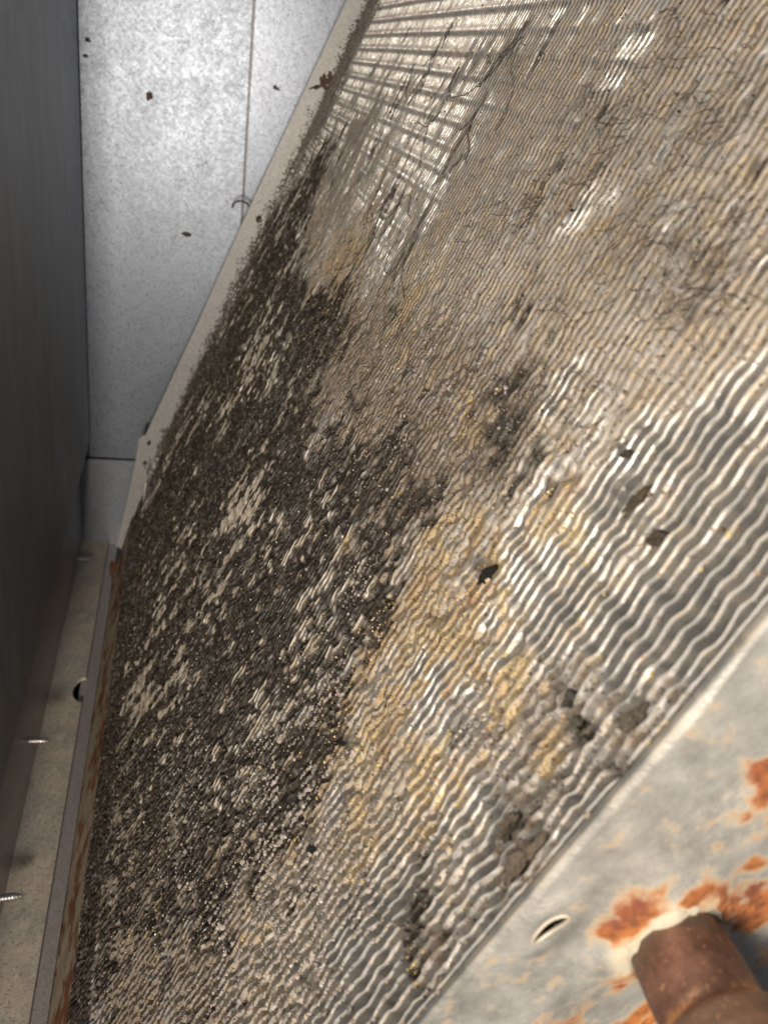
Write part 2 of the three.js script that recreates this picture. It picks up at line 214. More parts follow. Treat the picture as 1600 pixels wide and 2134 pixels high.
const plateMapF = (x, y, o, orm) => {
  const a = mix(PS0, PS1, x / 1024), b = mix(0, PW, y / 512), A = a * 1000, B = b * 1000;
  const n = fbm(A / 6, B / 6 + 30, 5), m = fbm(A / 20 + 9, B / 20, 3), f = vn(A * 2.2, B * 2.2);
  const dp = Math.hypot(a - ps, b - pw) * 1000, rr = rustAt(a, b) * 0.66 + (fbm(A / 3 + 40, B / 3, 5) - 0.5) * 1.5;
  let c = 0.31 + 0.13 * (m - 0.5) + 0.24 * (n - 0.5) + 0.05 * (f - 0.5); c = clamp(c, 0.2, 0.75);
  let col = [c * 0.94, c * 0.93, c * 0.88], ro = 0.55 + 0.25 * (n - 0.5), me = 0.35;
  const cream = sst(0.05, 0.8, rr) * 0.5 + sst(4, 0.5, Math.abs(dp - 10.5)) * 0.6 * sst(0.3, 0.6, n + 0.15);
  const L = (k, q, r2) => { q = clamp(q); for (let j = 0; j < 3; j++) col[j] = mix(col[j], k[j], q); ro = mix(ro, r2, q); me *= 1 - q; };
  L([0.58, 0.50, 0.37], cream, 0.85);
  const ru = sst(0.32, 0.88, rr);
  L([0.33, 0.20, 0.08], sst(0.2, 0.5, rr) * 0.5, 0.9);
  L([0.25 + 0.5 * (n - 0.5), 0.072 + 0.2 * (n - 0.5), 0.015], ru * 0.95, 0.9);
  L([0.10, 0.036, 0.012], sst(0.6, 1.1, rr) * 0.75 * sst(0.4, 0.65, fbm(A / 1.6 + 3, B / 1.6 + 8, 3)), 0.9);
  const ed = sst(0.0014, 0.0003, b) * sst(0.3, 0.6, n); L([0.5, 0.40, 0.28], ed * 0.25, 0.6);
  if (orm) { o[0] = 1; o[1] = ro; o[2] = me; } else { o[0] = col[0]; o[1] = col[1]; o[2] = col[2]; }
};
const plateMat = new THREE.MeshStandardMaterial({ roughness: 1, metalness: 1, map: dataTex(1024, 512, (x, y, o) => plateMapF(x, y, o, false), true, false), side: THREE.DoubleSide, bumpScale: 0.0002 });
plateMat.roughnessMap = plateMat.metalnessMap = dataTex(1024, 512, (x, y, o) => plateMapF(x, y, o, true), false, false);
plateMat.bumpMap = dataTex(512, 512, (x, y, o) => { o[0] = o[1] = o[2] = 0.7 * fbm(x / 20, y / 20, 4) + 0.3 * vn(x / 4, y / 4); }, false); plateMat.bumpMap.repeat.set(5, 2.3);
function plateH(a, b) {                                  // swells and dents of the sheet
  const A = a * 1000, B = b * 1000, dp = Math.hypot(a - ps, b - pw), dh = Math.hypot((a - hs) / 1.7, b - hw);
  let z = (fbm(A / 34 + 4, B / 26 + 2, 2) - 0.5) * 0.0035;
  const ridge = b - 0.024 - 0.10 * (a - 0.03); z += 0.0016 * Math.exp(-(ridge * ridge) / (2 * 0.006 ** 2));
  z += 0.0022 * Math.exp(-(((dp - 0.009) / 0.006) ** 2)) + 0.0011 * Math.exp(-(((dh - 0.0032) / 0.0022) ** 2));
  z -= 0.0012 * sst(0.002, 0, b);
  return z * sst(-0.001, 0.004, b + 0.0012);
}
const plate = mesh('end_plate', (() => {
  const nx = 560, ny = 260, pos = [], uv = [], idx = [];
  for (let j = 0; j <= ny; j++) for (let i = 0; i <= nx; i++) {
    const a = mix(PS0, PS1, i / nx), b = j === 0 ? 0.0004 : mix(0, PW, Math.pow(j / ny, 1.3)), p = at(a, -b, T0);
    pos.push(p.x, p.y, p.z + plateH(a, b) - (j === 0 ? 0.0012 : 0)); uv.push(i / nx, b / PW);
  }
  for (let j = 0; j < ny; j++) for (let i = 0; i < nx; i++) {
    const a = mix(PS0, PS1, (i + 0.5) / nx), b = mix(0, PW, Math.pow((j + 0.5) / ny, 1.3)), ca = a - hs, cb = b - hw;
    if ((ca / 0.0036) ** 2 + ((cb - ca * 0.25) / 0.0013) ** 2 < 1) continue;
    if (Math.hypot(a - ps, b - pw) < 0.0075) continue;
    const q = j * (nx + 1) + i; idx.push(q, q + nx + 1, q + 1, q + 1, q + nx + 1, q + nx + 2);
  }
  const g = new THREE.BufferGeometry(); g.setAttribute('position', new THREE.Float32BufferAttribute(pos, 3)); g.setAttribute('uv', new THREE.Float32BufferAttribute(uv, 2)); g.setIndex(idx); g.computeVertexNormals(); return g;
})(), plateMat, coil);
tag(plate, 'pale galvanized near end plate with orange rust spots');
const holeLip = mesh('hole_lip', (() => {
  const c = new THREE.CatmullRomCurve3([...Array(24).keys()].map((k) => { const th = k / 24 * 2 * Math.PI, ca = 0.0039 * Math.cos(th), cb = 0.0015 * Math.sin(th) + ca * 0.25, a = hs + ca, b = hw + cb, p = at(a, -b, T0); return V(p.x, p.y, p.z + plateH(a, b) + 0.00015); }), true);
  return new THREE.TubeGeometry(c, 80, 0.00038, 8, true);
})(), new THREE.MeshStandardMaterial({ color: new THREE.Color().setRGB(0.42, 0.38, 0.31), roughness: 0.5, metalness: 0.3 }), plate);

// copper pipe stub
const copTex = dataTex(512, 512, (x, y, o) => {
  const u = x / 512, v = y / 512, wv = Math.sin(u * 2 * Math.PI) * 1.2, n = fbm(x / 24 + wv, y / 40, 4), m = fbm(x / 60, y / 60 + 8, 3), f = vn(x / 2.5, y / 2.5);
  let c = [0.235, 0.118, 0.082], k = 0.8 + 1.1 * (n - 0.5) + 0.25 * (f - 0.5); c = c.map((q) => q * k);
  const base = sst(0.20, 0.11, v + (m - 0.5) * 0.10); c = [mix(c[0], 0.12, base * 0.8), mix(c[1], 0.085, base * 0.8), mix(c[2], 0.062, base * 0.8)];
  const fleck = sst(0.74, 0.82, fbm(x / 7 + 5, y / 7 + 90, 3)) * 0.8; c = [mix(c[0], 0.5, fleck), mix(c[1], 0.25, fleck), mix(c[2], 0.13, fleck)];
  const fl2 = sst(0.03, 0.0, Math.abs(v - 0.315 - 0.012 * (m - 0.5) * 4)) * sst(0.35, 0.6, n); c = [mix(c[0], 0.5, fl2), mix(c[1], 0.25, fl2), mix(c[2], 0.1, fl2)];
  if (v > 0.33) { const q = 0.5 * sst(0.33, 0.35, v); c = [mix(c[0], 0.17, q), mix(c[1], 0.11, q), mix(c[2], 0.07, q)]; }
  o[0] = c[0]; o[1] = c[1]; o[2] = c[2];
}, true);
const copMat = new THREE.MeshStandardMaterial({ map: copTex, roughness: 0.5, metalness: 0.4, bumpMap: plateMat.bumpMap.clone(), bumpScale: 0.00012 }); copMat.bumpMap.repeat.set(2, 3); copMat.bumpMap.needsUpdate = true;
const pipe = mesh('pipe_stub', (() => {
  const L = 0.062, prof = []; for (let k = 0; k <= 120; k++) { const v = k / 120; let r = 0.0085 + 0.0011 * sst(0, 0.5, v); r += 0.0009 * sst(0.325, 0.345, v) - 0.0004 * sst(0.02, 0, Math.abs(v - 0.315)); r += 0.00025 * (vn(k / 3, 4) - 0.5); prof.push(new THREE.Vector2(r, -0.004 + v * L)); }
  const g = new THREE.LatheGeometry(prof, 72); g.rotateX(Math.PI / 2); g.translate(PIPE.x, PIPE.y, PIPE.z); return g;
})(), copMat, coil);
tag(pipe, 'tarnished copper pipe stub');
mesh('pipe_sleeve', (() => { const g = new THREE.CylinderGeometry(0.0105, 0.0105, 0.15, 64, 1, true); g.rotateX(Math.PI / 2); g.translate(PIPE.x, PIPE.y, PIPE.z + 0.0575 + 0.075); return g; })(), copMat, pipe);
mesh('mineral_crust', (() => {                            // pale crust round the foot of the pipe
  const g = new THREE.TorusGeometry(0.0096, 0.0017, 14, 120), p = g.attributes.position;
  for (let k = 0; k < p.count; k++) {
    const x = p.getX(k), y = p.getY(k), z = p.getZ(k), th = Math.atan2(y, x), amt = 0.32 + 0.75 * sst(-0.2, 1, Math.cos(th - 2.3)) , n = fbm(x * 230 + 50, y * 230 + 80, 3) - 0.2, r = Math.hypot(x, y), dr = (r - 0.0096) * amt * (0.7 + 1.3 * n), rr = 0.0092 + dr;
    p.setXYZ(k, rr * Math.cos(th), rr * Math.sin(th), z * amt * (0.7 + 1.5 * n) + 0.0016);
  }
  g.computeVertexNormals(); g.translate(PIPE.x, PIPE.y, PIPE.z); return g;
})(), new THREE.MeshStandardMaterial({ color: new THREE.Color().setRGB(0.64, 0.58, 0.46), roughness: 0.8, bumpMap: plateMat.bumpMap, bumpScale: 0.0006 }), pipe);

// far end plate, standing proud of the fins
const zincMap = dataTex(1024, 1024, (x, y, o) => {
  const n = fbm(x / 90, y / 90, 4), f = vn(x / 1.7, y / 1.7), m = fbm(x / 9 + 7, y / 9, 3), g2 = fbm(x / 5 + 70, y / 5 + 13, 2);
  let c = 0.46 + 0.10 * (n - 0.5) + 0.12 * (f - 0.5) + 0.06 * (m - 0.5); let r = 1, b = 1.02;
  const sp = sst(0.64, 0.74, g2), sq = sst(0.7, 0.85, vn(x / 2.4 + 40, y / 2.4 + 9)) * sst(0.42, 0.62, n); c = mix(c, 0.14, sp * 0.6); c = mix(c, 0.16, sq * 0.55);
  o[0] = c; o[1] = c * 0.99; o[2] = c * b;
}, true);
const zincR = dataTex(512, 512, (x, y, o) => { const n = fbm(x / 10, y / 10, 4), m = fbm(x / 60 + 3, y / 60, 3); o[0] = 1; o[1] = 0.44 + 0.12 * (n - 0.5) + 0.06 * (m - 0.5); o[2] = 0.62 - 0.2 * (n - 0.5); }, false);
const fineBump = dataTex(512, 512, (x, y, o) => { o[0] = o[1] = o[2] = 0.6 * fbm(x / 30, y / 30, 4) + 0.4 * vn(x / 2.5, y / 2.5); }, false);
const rep = (t, a, b, ox = 0, oy = 0) => { const c = t.clone(); c.repeat.set(a, b); c.offset.set(ox, oy); c.needsUpdate = true; return c; };
const zinc = (tint, k = 5, extra = {}) => new THREE.MeshStandardMaterial({ map: rep(zincMap, k, k, rnd(), rnd()), roughnessMap: rep(zincR, k * 1.7, k * 1.7), metalnessMap: rep(zincR, k * 1.7, k * 1.7), roughness: 1, metalness: 1, bumpMap: rep(fineBump, k * 2.3, k * 2.3), bumpScale: 0.00005, color: tint, ...extra });
const farMat = zinc(C(0.74, 0.74, 0.72), 9, { metalness: 0.4 });
const farPlate = mesh('end_plate', (() => {
  const P = [[760, -90], [722, 0], [622, 214], [505, 465], [425, 645], [304, 906], [291, 912], [283, 962], [262, 1060], [243, 1135]].map(([x, y]) => onZ(x, y, -0.6645));
  const inn = [at(-0.29, -0.03, 0.6645), at(0.33, -0.03, 0.6645)];
  const sh = new THREE.Shape([...P, inn[0], inn[1]].map((q) => new THREE.Vector2(q.x, q.y)));
  const g = new THREE.ExtrudeGeometry(sh, { depth: 0.0012, bevelEnabled: true, bevelSize: 0.0003, bevelThickness: 0.0003, bevelSegments: 2 }); g.translate(0, 0, -0.6645); return metreUV(g);
})(), farMat, coil);
tag(farPlate, 'dusty far end plate rising as a pale flange above the fins');

// rusted foot rail under the fins
const railMap = dataTex(256, 1024, (x, y, o) => {
  const n = fbm(x / 20, y / 44, 4), m = fbm(x / 60 + 9, y / 120 + 2, 3), f = vn(x / 2, y / 5), q = sst(0.46, 0.58, n * 0.6 + m * 0.4 + 0.06 * (f - 0.5) - 0.10 * (x / 256 - 0.4));
  const c = 0.40 + 0.2 * (n - 0.5); const k = 0.5 + 0.9 * n; o[0] = mix(c, (0.20 + 0.14 * (f - 0.5)) * k, q); o[1] = mix(c * 0.84, (0.062 + 0.05 * (f - 0.5)) * k, q); o[2] = mix(c * 0.64, 0.011 * k, q);
}, true);
const rail = mesh('foot_rail', (() => {
  const p0 = at(S0 + 0.001, -0.0034, 0), pi = at(S0 + 0.003, -0.03, 0), p1 = V(-0.0595, -0.449, 0), n = 60, pos = [], uv = [], idx = [], z0 = 0.0, z1 = -0.664;
  for (let k = 0; k <= n; k++) { const z = mix(z0, z1, k / n); [[pi.x, pi.y], [p0.x, p0.y], [p1.x, p1.y]].forEach(([x, y], j) => { const j2 = (vn(k * 1.3, j * 7) - 0.5) * 0.0008; pos.push(x + j2, y, z); uv.push([0, 0.1, 1][j], k / n * 4); }); }
  for (let k = 0; k < n; k++) for (let j = 0; j < 2; j++) { const q = k * 3 + j; idx.push(q, q + 1, q + 3, q + 3, q + 1, q + 4); }
  const g = new THREE.BufferGeometry(); g.setAttribute('position', new THREE.Float32BufferAttribute(pos, 3)); g.setAttribute('uv', new THREE.Float32BufferAttribute(uv, 2)); g.setIndex(idx); const q = g.toNonIndexed(); q.computeVertexNormals(); return q;
})(), new THREE.MeshStandardMaterial({ map: railMap, roughness: 0.8, metalness: 0.1, bumpMap: rep(fineBump, 2, 8), bumpScale: 0.0008, side: THREE.DoubleSide }), coil);
tag(rail, 'rusty brown foot rail below the fins');

// ---------------------------------------------------------------- the cabinet round the coil
const ZB = -0.72, XL = -0.0806, XR = -0.0905, YW = -0.331, YF = -0.4386, XS = 0.0445;
const backMat = zinc(C(0.45, 0.51, 0.60), 6, { roughness: 0.98, metalness: 1.3 }), backMat2 = zinc(C(0.46, 0.52, 0.61), 6, { roughness: 0.84, metalness: 1.4 });
const wallB = mesh('wall_back', ubox(-0.115, -0.50, ZB - 0.024, 0.36, 0.25, ZB - 0.0215), zinc(C(0.4, 0.4, 0.42), 6)); wallB.userData.kind = 'structure'; wallB.userData.label = 'grey galvanized rear wall of the cabinet behind the coil';
const lean = (g) => { const p = g.attributes.position; for (let k = 0; k < p.count; k++) p.setZ(k, p.getZ(k) + 0.036 * (p.getX(k) - XS) - 0.022 * (p.getY(k) + 0.35)); g.computeVertexNormals(); return g; };   // lean added to steer where the hotspot falls on this sheet
mesh('panel', lean(ubox(-0.11, -0.3505, ZB - 0.0032, XS - 0.0008, 0.24, ZB)), backMat, wallB);
mesh('panel', ubox(XS + 0.0008, -0.3505, ZB - 0.0032, 0.35, 0.24, ZB + 0.0012), backMat2, wallB);
mesh('panel', ubox(-0.11, -0.49, ZB - 0.0032, 0.35, -0.3517, ZB - 0.0002), zinc(C(0.58, 0.63, 0.71), 6), wallB);
const brushMap = dataTex(1024, 512, (x, y, o) => { const a = fbm(x / 2.2, y / 30, 3), b = fbm(x / 30 + 6, y / 60, 3), n = fbm(x / 50, y / 50 + 4, 3), f = vn(x / 1.5, y / 6), sc = sst(0.80, 0.9, vn(x / 2.5 + 50, y / 22)); const c = 0.50 + 0.09 * (a - 0.5) + 0.08 * (b - 0.5) + 0.14 * (n - 0.5) + 0.06 * (f - 0.5) + 0.08 * sc; o[0] = c * 0.97; o[1] = c; o[2] = c * 1.05; }, true);
const leftMat = new THREE.MeshStandardMaterial({ map: rep(brushMap, 5, 3), roughness: 0.5, metalness: 0.55, bumpMap: rep(brushMap, 5, 3), bumpScale: 0.0002 });
leftMat.bumpMap.colorSpace = THREE.NoColorSpace;
const wallL = mesh('wall_left', ubox(-0.102, -0.50, ZB + 0.001, -0.0955, 0.25, -0.27), zinc(C(0.4, 0.4, 0.42), 6)); wallL.userData.kind = 'structure'; wallL.userData.label = 'dark brushed steel side wall of the cabinet at the left';
const xSeam = onX(62, 100, XL).z;
mesh('panel', ubox(-0.0950, YW, xSeam + 0.0007, XL, 0.24, -0.27), leftMat, wallL);
mesh('panel', ubox(-0.0950, YW, ZB + 0.0015, XL - 0.0003, 0.24, xSeam - 0.0007), leftMat, wallL);
const pan = thing('drain_pan', 0, 0, 0);
tag(pan, 'grey sheet metal drain pan with dusty tan ledge at the lower left', 'drain pan');
mesh('pan_wall', ubox(-0.0948, YF - 0.02, ZB + 0.002, XR, YW - 0.0006, -0.1), zinc(C(0.85, 0.84, 0.88), 8, { roughness: 0.9 }), pan);
const ledgeMap = dataTex(1024, 1024, (x, y, o) => {
  const n = fbm(x / 120, y / 120, 4), m = fbm(x / 18, y / 18 + 5, 4), f = vn(x / 2, y / 2), d = sst(0.68, 0.76, fbm(x / 7 + 9, y / 7, 2)), w = sst(0.66, 0.74, fbm(x / 10 + 99, y / 34, 3));
  let c = 0.36 + 0.16 * (n - 0.5) + 0.12 * (m - 0.5) + 0.05 * (f - 0.5); const tn = sst(0.35, 0.65, n);
  let cr = c * (1 + 0.04 * tn), cg = c * (0.955 - 0.02 * tn), cb = c * (0.87 - 0.06 * tn);
  cr = mix(cr, 0.12, d * 0.6); cg = mix(cg, 0.10, d * 0.6); cb = mix(cb, 0.08, d * 0.6); cr = mix(cr, 0.5, w * 0.5); cg = mix(cg, 0.48, w * 0.5); cb = mix(cb, 0.44, w * 0.5);
  o[0] = cr; o[1] = cg; o[2] = cb;
}, true);
const ledgeMat = new THREE.MeshStandardMaterial({ map: rep(ledgeMap, 7, 7), roughness: 0.72, metalness: 0.15, bumpMap: rep(fineBump, 12, 12), bumpScale: 0.0002 });
const XE = -0.0665, XLIP = -0.0585, HC = onY(172, 1437, YF);
mesh('ledge', (() => {
  const sh = new THREE.Shape(); sh.moveTo(XR, 0.72); sh.lineTo(XE, 0.72); sh.lineTo(XE, -HC.z + 0.0145);
  for (let k = 0; k <= 20; k++) { const th = Math.PI / 2 + Math.PI * k / 20; sh.lineTo(Math.min(XE, XE + 0.0005 + 0.0085 * Math.cos(th)), -HC.z + 0.014 * Math.sin(th)); }
  sh.lineTo(XE, -HC.z - 0.0145); sh.lineTo(XE, -0.05); sh.lineTo(XR, -0.05);
  const g = new THREE.ExtrudeGeometry(sh, { depth: 0.0022, bevelEnabled: true, bevelSize: 0.0003, bevelThickness: 0.0003, bevelSegments: 2 }); g.rotateX(-Math.PI / 2); g.translate(0, YF - 0.0025, 0); return metreUV(g);
})(), ledgeMat, pan);
mesh('step', ubox(XE - 0.0035, YF - 0.0062, -0.72, XLIP, YF - 0.0042, 0.05), zinc(C(0.72, 0.68, 0.66), 8, { metalness: 0.5 }), pan);
mesh('pan_base', ubox(XR, YF - 0.034, -0.72, XLIP, YF - 0.03, 0.05), new THREE.MeshStandardMaterial({ color: C(0.05, 0.045, 0.04), roughness: 0.9 }), pan);
mesh('lip', ubox(XLIP, YF - 0.012, -0.72, XLIP + 0.0009, YF + 0.0004, 0.05), zinc(C(1.1, 1.05, 0.98), 8), pan);

// threaded tips of screws coming through the pan wall
const screwMat = new THREE.MeshStandardMaterial({ color: C(0.42, 0.41, 0.42), roughness: 0.35, metalness: 0.85 });
function screwGeo() {
  const L = 0.0135, parts = [];
  const core = new THREE.LatheGeometry([[0, L], [0.0004, L - 0.0006], [0.0015, L - 0.003], [0.0019, L - 0.005], [0.0019, -0.003]].map(([r, y]) => new THREE.Vector2(r, y)), 20); parts.push(['shank', core]);
  const pts = []; for (let k = 0; k <= 200; k++) { const y = k / 200 * (L - 0.0012), r = y > L - 0.005 ? mix(0.0022, 0.0006, (y - L + 0.005) / 0.004)  : 0.0022, th = y / 0.0016 * 2 * Math.PI; pts.push(V(r * Math.cos(th), y, r * Math.sin(th))); }
  parts.push(['thread', new THREE.TubeGeometry(new THREE.CatmullRomCurve3(pts), 420, 0.00042, 5)]);
  for (const p of parts) p[1].rotateZ(-Math.PI / 2);
  return parts;
}
const SG = screwGeo();
[[60, 1544, 'metal screw tip poking through the pan wall beside the half round hole'], [-6, 1874, 'nearest metal screw tip at the left edge above the pan ledge'], [160, 1166, 'farthest small screw tip at the back corner of the pan ledge']].forEach(([px, py, label], i) => {
  const p = onX(px, py, XR - 0.0005), g = thing('screw', p.x, p.y, p.z); g.rotation.y = 0.12 * i; g.rotation.z = -0.05;
  tag(g, label, 'screw', 'screw tips along the drain pan wall'); for (const [n, geo] of SG) mesh(n, geo, screwMat, g);
});

// ---------------------------------------------------------------- loose dirt
function lumpGeo(detail, rough, sd) {
  const g = new THREE.IcosahedronGeometry(1, detail), p = g.attributes.position, key = {};
  for (let k = 0; k < p.count; k++) { const x = p.getX(k), y = p.getY(k), z = p.getZ(k), h = 1 + rough * (fbm(x * 1.7 + sd + 9, y * 1.7 + z * 2.3 + 20, 2) - 0.5) * 2; p.setXYZ(k, x * h, y * h, z * h); }
  g.computeVertexNormals(); return g;
}
const M4 = new THREE.Matrix4(), Q = new THREE.Quaternion(), E = new THREE.Euler(), SC = new THREE.Vector3(), CO = new THREE.Color();
function scatter(name, label, category, count, geo, mat, pick) {
  const im = new THREE.InstancedMesh(geo, mat, count); let n = 0, tries = 0;
  while (n < count && tries < count * 30) {
    tries++; const g = pick(); if (!g) continue;
    E.set(R(0, 6.28), R(0, 6.28), R(0, 6.28)); Q.setFromEuler(E); M4.compose(g.p, Q, SC.set(g.r * R(0.7, 1.2), g.r * R(0.7, 1.2), g.r * R(0.6, 1))); im.setMatrixAt(n, M4); im.setColorAt(n, CO.setRGB(...g.c)); n++;
  }
  im.count = n; im.name = name; im.castShadow = im.receiveShadow = true; tag(im, label, category, null, 'stuff'); scene.add(im); console.log(name, n, tries);
  return im;
}
const tPick = () => { const u = rnd(); return Math.floor(NF * Math.pow(u, 1.35)); };
const seat = (i, s, w, up) => { const p = at(s, w + edgeIn(s, i), finT(i)); p.z += finZ(i, s, w) + up; return p; };
const sPick = () => R(-0.2085, 0.25);
scatter('black_grime', 'black crusted grime packed between the fins in the left half', 'grime', 16000, lumpGeo(0, 0.5, 1), new THREE.MeshStandardMaterial({ color: 0xffffff, roughness: 0.5 }), () => {
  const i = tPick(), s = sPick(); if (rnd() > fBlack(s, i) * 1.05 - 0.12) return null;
  const r = R(0.00018, 0.0005) * (rnd() < 0.06 ? 1.6 : 1), k = rnd() < 0.06 ? R(0.1, 0.25) : R(0.01, 0.05) * R(0.5, 1.2); return { p: seat(i, s, -R(0, 0.0012), r * 0.2), r, c: [k * 1.12, k * 0.95, k * 0.8] };
});
scatter('tan_dust', 'pale tan dust clumps stuck on the fin edges', 'dust', 26000, lumpGeo(0, 0.6, 2), new THREE.MeshStandardMaterial({ color: 0xffffff, roughness: 0.9 }), () => {
  const i = tPick(), s = sPick(), d = fDust(s, i) * (1 - 0.75 * fBlack(s, i)) + 0.05; if (rnd() > d * 0.9) return null;
  const r = R(0.00012, 0.0004) * (rnd() < 0.08 ? 1.7 : 1), k = R(0.12, 0.40); return { p: seat(i, s, -R(0, 0.0013), r * 0.2), r, c: [k, k * R(0.73, 0.84), k * R(0.48, 0.68)] };
});
scatter('brown_fuzz', 'grey brown fuzzy dirt over the middle of the fins', 'dirt', 18000, lumpGeo(0, 0.6, 7), new THREE.MeshStandardMaterial({ color: 0xffffff, roughness: 0.95 }), () => {
  const i = tPick(), s = sPick(); if (rnd() > fBrown(s, i)) return null;
  const r = R(0.00014, 0.00042), k = R(0.06, 0.26); return { p: seat(i, s, -R(0, 0.0011), r * 0.3), r, c: [k, k * R(0.8, 0.9), k * R(0.62, 0.8)] };
});
const GRIT = grid([[640, 1640, 14, .18, 1], [560, 1800, 16, .18, 1], [480, 1950, 14, .16, .6], [700, 1520, 9, .1, .9], [740, 1900, 8, .1, .7], [620, 2030, 12, .14, .9], [860, 1700, 5, .07, .6], [1000, 1500, 5, .06, .7], [740, 1210, 5, .04, .7], [900, 800, 16, .12, .5], [380, 1700, 14, .15, .3]]);
scatter('grey_grit', 'rounded grey beige grit grains resting along the lower fins', 'grit', 8000, lumpGeo(1, 0.4, 3), new THREE.MeshStandardMaterial({ color: 0xffffff, roughness: 0.75 }), () => {
  const i = tPick(), s = sPick(); if (rnd() > GRIT(s, i) * 0.9 * sst(0.35, 0.6, fbm(s * 130, finT(i) * 130, 2))) return null;
  const r = R(0.00022, 0.0006) * (rnd() < 0.08 ? 1.7 : 1), k = R(0.13, 0.38); return { p: seat(i, s, -R(0, 0.0004), r * 0.4), r, c: [k, k * R(0.84, 0.93), k * R(0.7, 0.88)] };
});
scatter('ochre_crumbs', 'yellow ochre mould crumbs on the middle of the fins', 'mould', 6500, lumpGeo(0, 0.5, 4), new THREE.MeshStandardMaterial({ color: 0xffffff, roughness: 0.8 }), () => {
  const i = tPick(), s = sPick(); if (rnd() > fOchre(s, i) * 0.55) return null;
  const r = R(0.0002, 0.0005), k = R(0.26, 0.56); return { p: seat(i, s, -R(0, 0.0012), r * 0.15), r, c: [k, k * R(0.68, 0.84), k * R(0.28, 0.6)] };
});
scatter('wet_specks', 'tiny glinting wet specks scattered over the dark grime', 'droplets', 800, lumpGeo(1, 0.1, 5), new THREE.MeshPhysicalMaterial({ color: 0xffffff, roughness: 0.12, clearcoat: 1, clearcoatRoughness: 0.05 }), () => {
  const i = tPick(), s = sPick(); if (rnd() > 0.15 + 0.85 * fBlack(s, i)) return null; if (s > 0.1 && rnd() < 0.8) return null;
  const r = R(0.00012, 0.00034) * (rnd() < 0.08 ? 1.7 : 1), k = R(0.3, 0.8); return { p: seat(i, s, -R(0, 0.0003), r * 0.6), r, c: [k, k * 0.95, k * 0.86] };
});
// brown dirt caught in the corner along the far plate
scatter('brown_dirt', 'brown felted dirt caught along the foot of the far end plate', 'dirt', 8000, lumpGeo(0, 0.5, 6), new THREE.MeshStandardMaterial({ color: 0xffffff, roughness: 0.95 }), () => {
  const s = R(-0.2, 0.25), d = Math.pow(rnd(), 1.2) * (0.015 + 0.13 * Math.pow(fbm(s * 60, 3, 4), 1.5)) , up = Math.max(0, 0.005 - d * 0.5) * rnd() * 2 * fbm(s * 90 + 4, 8, 3), k = R(0.06, 0.22), r = R(0.0003, 0.0007);
  return { p: at(s, up - 0.0002, TFAR - d), r, c: [k, k * 0.83, k * 0.66] };
});

// lint: thin tangled dark fibres over the upper fins
function fibre(px, py, ...more) { return fibreST(...slabST(px, py), ...more); }
function fibreST(s, t, len, thick, wander, heading, lift = 0.0008) {
  t = Math.max(t, 0.106); const px = s * 9000, py = t * 7000; let th = heading, pts = [], n = Math.max(6, Math.round(len / 0.0022)), dth = 0;
  for (let k = 0; k <= n; k++) { pts.push(at(s, lift * mix(0.25, 1, sst(0.09, 0.15, t)) * (0.4 + 1.2 * vn(k / 3 + px, py)), t)); dth = dth * 0.7 + R(-wander, wander); th += dth; s += Math.cos(th) * len / n; const dt = Math.sin(th) * len / n; t += t < 0.108 ? Math.abs(dt) : dt; }
  return new THREE.TubeGeometry(new THREE.CatmullRomCurve3(pts), n * 3, thick, 4);
}
const lintMat = new THREE.MeshStandardMaterial({ color: C(0.05, 0.038, 0.032), roughness: 0.9 });
const NESTS = [[1250, 300, 90, 26], [1420, 80, 90, 16], [1380, 470, 130, 34], [1520, 260, 80, 22], [1480, 560, 110, 30], [1150, 400, 110, 18], [1040, 470, 70, 12], [1250, 620, 110, 18], [1300, 180, 120, 16], [1520, 620, 80, 20], [1130, 850, 90, 12], [1270, 880, 80, 12], [880, 1080, 50, 18], [1080, 930, 60, 14], [1180, 1350, 80, 12], [950, 1300, 70, 8]];
const lint = [];
for (const [x, y, r, n] of NESTS) for (let k = 0; k < n * 1.2; k++) { const t = slabST(x, y)[1], X = x + r * (R(-1, 1) + R(-1, 1)) * 0.6, Y = Math.max(2, y + r * (R(-1, 1) + R(-1, 1)) * 0.5); if (slabST(X, Y)[1] < 0.112) continue; lint.push(fibre(X, Y, R(0.02, 0.08) * t + 0.005, R(0.00005, 0.00011) * (0.5 + t * 1.6), 0.4, R(-1.2, 0.4) + (rnd() < 0.5 ? Math.PI : 0), R(0.0010, 0.0030))); }
tag(mesh('lint', mergeGeometries(lint), lintMat), 'tangled dark lint fibres over the upper right fins', 'lint', null, 'stuff');
[[1000, 60, 0.19, 3.05, 'long dark dirty thread running down across the bright upper fins'], [1120, 20, 0.12, 3.2, 'dark dirty thread near the top to the right of the longest'], [880, 110, 0.06, 3.1, 'short dark thread near the far plate on the bright upper fins'], [950, 30, 0.04, 2.9, 'shortest dark thread at the very top of the fins']].forEach(([x, y, l, h, label]) => {
  const g = [], [s0, t0] = slabST(x, y); for (let k = 0; k < 16; k++) g.push(fibreST(s0 - l * R(0, 0.8), t0 + R(-0.005, 0.005), l * R(0.1, 0.4), R(0.00006, 0.00015), 0.2, Math.PI + R(-0.12, 0.12), 0.0003));
  tag(mesh('thread', mergeGeometries(g), lintMat), label, 'thread', 'dark threads on the upper fins');
});
tag(mesh('hair', fibre(1225, 600, 0.032, 0.00010, 0.12, -0.5, 0.0025), new THREE.MeshStandardMaterial({ color: C(0.03, 0.02, 0.02), roughness: 0.6 })), 'single thick dark hair lying across the fins at right centre', 'hair');
tag(mesh('hair', fibre(1008, 580, 0.024, 0.00009, 0.05, 2.7, 0.002), new THREE.MeshStandardMaterial({ color: C(0.12, 0.03, 0.04), roughness: 0.6 })), 'short reddish straight hair standing on the tan dusty fins', 'hair');

